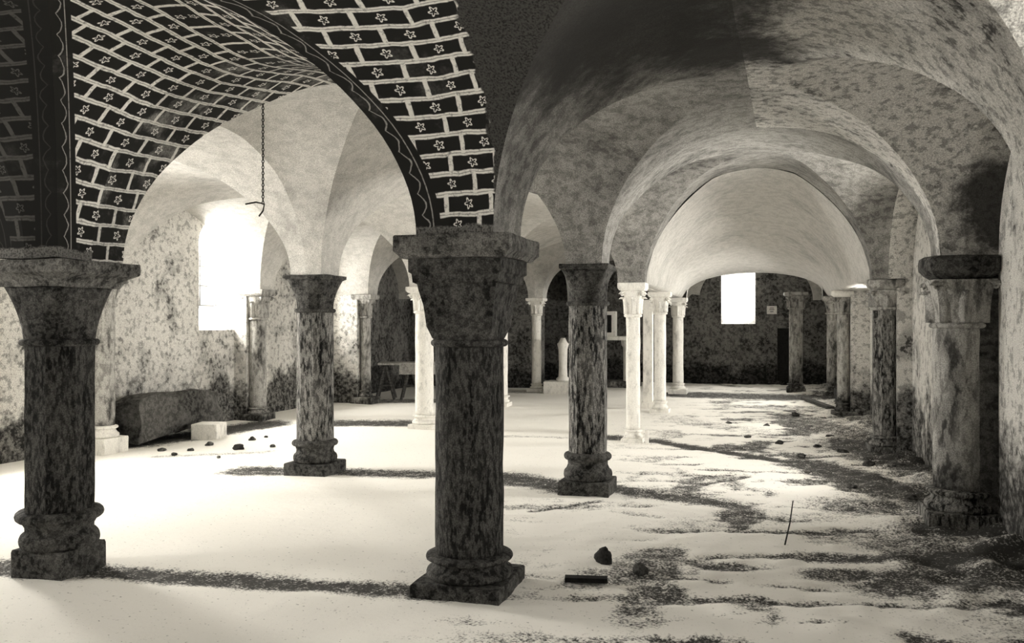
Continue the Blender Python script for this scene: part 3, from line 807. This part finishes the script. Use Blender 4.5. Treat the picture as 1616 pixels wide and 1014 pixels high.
# masonry bench by the left wall
bl0, bt0 = toLT(gp(205, 706)); 
t = empty('stone_bench', LT(5.1, 6.08), ROT); tag(t, 'low dark rough masonry bench against the left wall under the window', 'bench')
bo = MB().box((.0, 0, .33), (.42, 1.8, .52)).build('block', M['pier_dark'], t); sub_rough(bo, .09, 6, 3.4)
t = empty('stone_block', gp(330, 690), ROT + .2); tag(t, 'squared pale stone block in front of the dark masonry bench', 'block')
MB().box((0, 0, .09), (.36, .34, .22)).build('block', M['col_light'], t, bevel=.015)

# trestle table
tp = gp(643, 628.5)
t = empty('trestle_table', (tp.x, tp.y, 0), .05); tag(t, 'rough wooden trestle table in the dark left end of the crypt', 'table')
MB().box((.1, 0, .72), (1.35, .55, .045)).build('tabletop', M['wood_pale'], t, bevel=.006)
MB().box((.25, -.2, .60), (.8, .03, .19)).build('apron', M['wood_pale'], t, bevel=.004)
for sx in (-.45, .05):
    for sy in (-1, 1):
        MB().tube([(sx - .16, sy * .2, 0), (sx, sy * .17, .70)], .028, 8).build('leg', M['wood'], t)
        MB().tube([(sx + .2, sy * .2, 0), (sx + .02, sy * .17, .70)], .028, 8).build('leg', M['wood'], t)
    MB().tube([(sx - .1, -.2, .28), (sx + .12, -.2, .28)], .018, 8).build('crossbar', M['wood'], t)
# pedestal on its slab in the nave end
sp = gp(880, 621); t = empty('stone_step', sp, ROT); tag(t, 'low pale stone slab on the floor at the nave end', 'slab')
MB().box((0, .25, .13), (.62, .6, .26)).build('slab', M['col_light'], t, bevel=.01)
t = empty('stone_pedestal', Vector((sp.x + .13, sp.y + .22, .26)), ROT); tag(t, 'short white turned stone pedestal standing on the low slab', 'pedestal')
MB().rings([ring(z, r) for z, r in ((0, .15), (.06, .15), (.1, .10), (.3, .09), (.7, .10), (.82, .13), (.86, .09), (.95, .05))]).build('shaft', M['col_light'], t, smooth=True)

# altar at the nave end
ap = at(962, 20.6); t = empty('altar', ap, ROT); tag(t, 'pale stone altar table before the far end wall of the nave', 'altar')
MB().box((0, 0, 1.17), (1.25, .6, .09)).build('altar_slab', M['col_light'], t, bevel=.01)
for sx in (-.42, .42):
    o = MB().rings([ring(z, r) for z, r in ((0, .13), (.08, .13), (.12, .09), (.95, .09), (1.0, .13), (1.13, .14))]).build('altar_pillar', M['col_light'], t, smooth=True); o.location = (sx, 0, 0)
MB().box((0, .1, .03), (1.4, .8, .24)).build('step', M['col_mid'], t, bevel=.01)
t = empty('tabernacle', (ap.x - .1, ap.y + .15, 1.215), ROT); tag(t, 'small square cabinet with dark door on the altar', 'tabernacle')
MB().box((0, 0, .3), (.56, .3, .6)).build('body', M['col_light'], t, bevel=.01)
MB().box((0, -.156, .30), (.38, .02, .42)).build('door', M['black'], t, bevel=.003)

# narrow dark door in the end wall, and the notice
dp = LT(EL - .03, -2.05)
o = MB().box((0, 0, .85), (.30, .05, 1.3)).build('door_1', M['black'], bevel=.005); o.location = LT(EL - .03, -2.25, -.1); o.rotation_euler.z = ROT
tag(o, 'narrow dark doorway in the end wall', None, None, 'structure')
def on_end(px, l):
    # point on the plane l = const seen at pixel column px
    k = (px - 808) / F
    # ORG + Ld*l + Td*t ; x/y = k
    a = ORG.x + Ld.x * l; b = ORG.y + Ld.y * l
    tt = (k * b - a) / (Td.x - k * Td.y)
    return tt, (b + Td.y * tt)
tt, D = on_end(1218, EL)
t = empty('notice', LT(EL - .035, tt, HC + (HZ - 489) * D / F), ROT); tag(t, 'small white notice fixed to the end wall right of its window', 'sign')
MB().box((0, 0, 0), (.24, .02, .2)).build('panel', M['paper'], t, bevel=.003)
ik = MB()
for z, w in ((.05, .10), (.01, .12), (-.04, .08)): ik.box((0, -.012, z), (w, .004, .014))
ik.build('lettering', M['ink'], t)

# bench and plank at the right far wall
q = LT(12.1, -3.2); t = empty('stone_kerb', q, ROT); tag(t, 'low rough stone kerb along the foot of the right wall', 'kerb')
bo = MB().box((0, 0, .12), (.24, 2.2, .36)).build('block', M['wall_dark'], t); sub_rough(bo, .05, 5, 2.5)
a = gp(1268, 632); b = gp(1312, 648)
o = MB().box((0, 0, .05), ((b - a).length, .12, .06)).build('wooden_beam', M['wood'], bevel=.006); o.location = (a + b) / 2; o.rotation_euler.z = math.atan2((b - a).y, (b - a).x)
tag(o, 'squared wooden beam lying on the floor before the end bay', 'beam')
tag(o, kind='thing')

# chain with its hooks hanging from the vault on the left
D = 6.35; x = (415 - 808) * D / F
top = Vector((x, D, HC + (HZ - 108) * D / F)); bot = Vector((x + .01, D, HC + (HZ - 322) * D / F))
t = empty('hanging_chain', (x, D, bot.z)); tag(t, 'thin iron chain hanging from the vault on the left with a crosswise arm', 'chain')
ch = MB(); n = 46; L_ = top.z - bot.z
for k in range(n):
    z = L_ * k / n; ang = (k % 2) * PI / 2; cx, sx = math.cos(ang), math.sin(ang)
    pts = [Vector((.008 * math.cos(w) * cx, .008 * math.cos(w) * sx, z + L_ / n * .5 + L_ / n * .62 * math.sin(w))) for w in [2 * PI * q / 8 for q in range(9)]]
    ch.tube(pts, .0035, 5)
ch.build('links', M['iron'], t)
MB().tube([(-.13, 0, .0), (-.05, 0, .015), (.01, 0, 0), (.0, 0, -.05), (-.03, 0, -.09)], .006, 6).build('arm', M['iron'], t)
MB().tube([(-.14, 0, L_ - .03), (-.1, 0, L_ + .02), (0, 0, L_ + .0), (.1, 0, L_ + .02), (.13, 0, L_ - .02)], .009, 6).build('bracket', M['paper'], t)
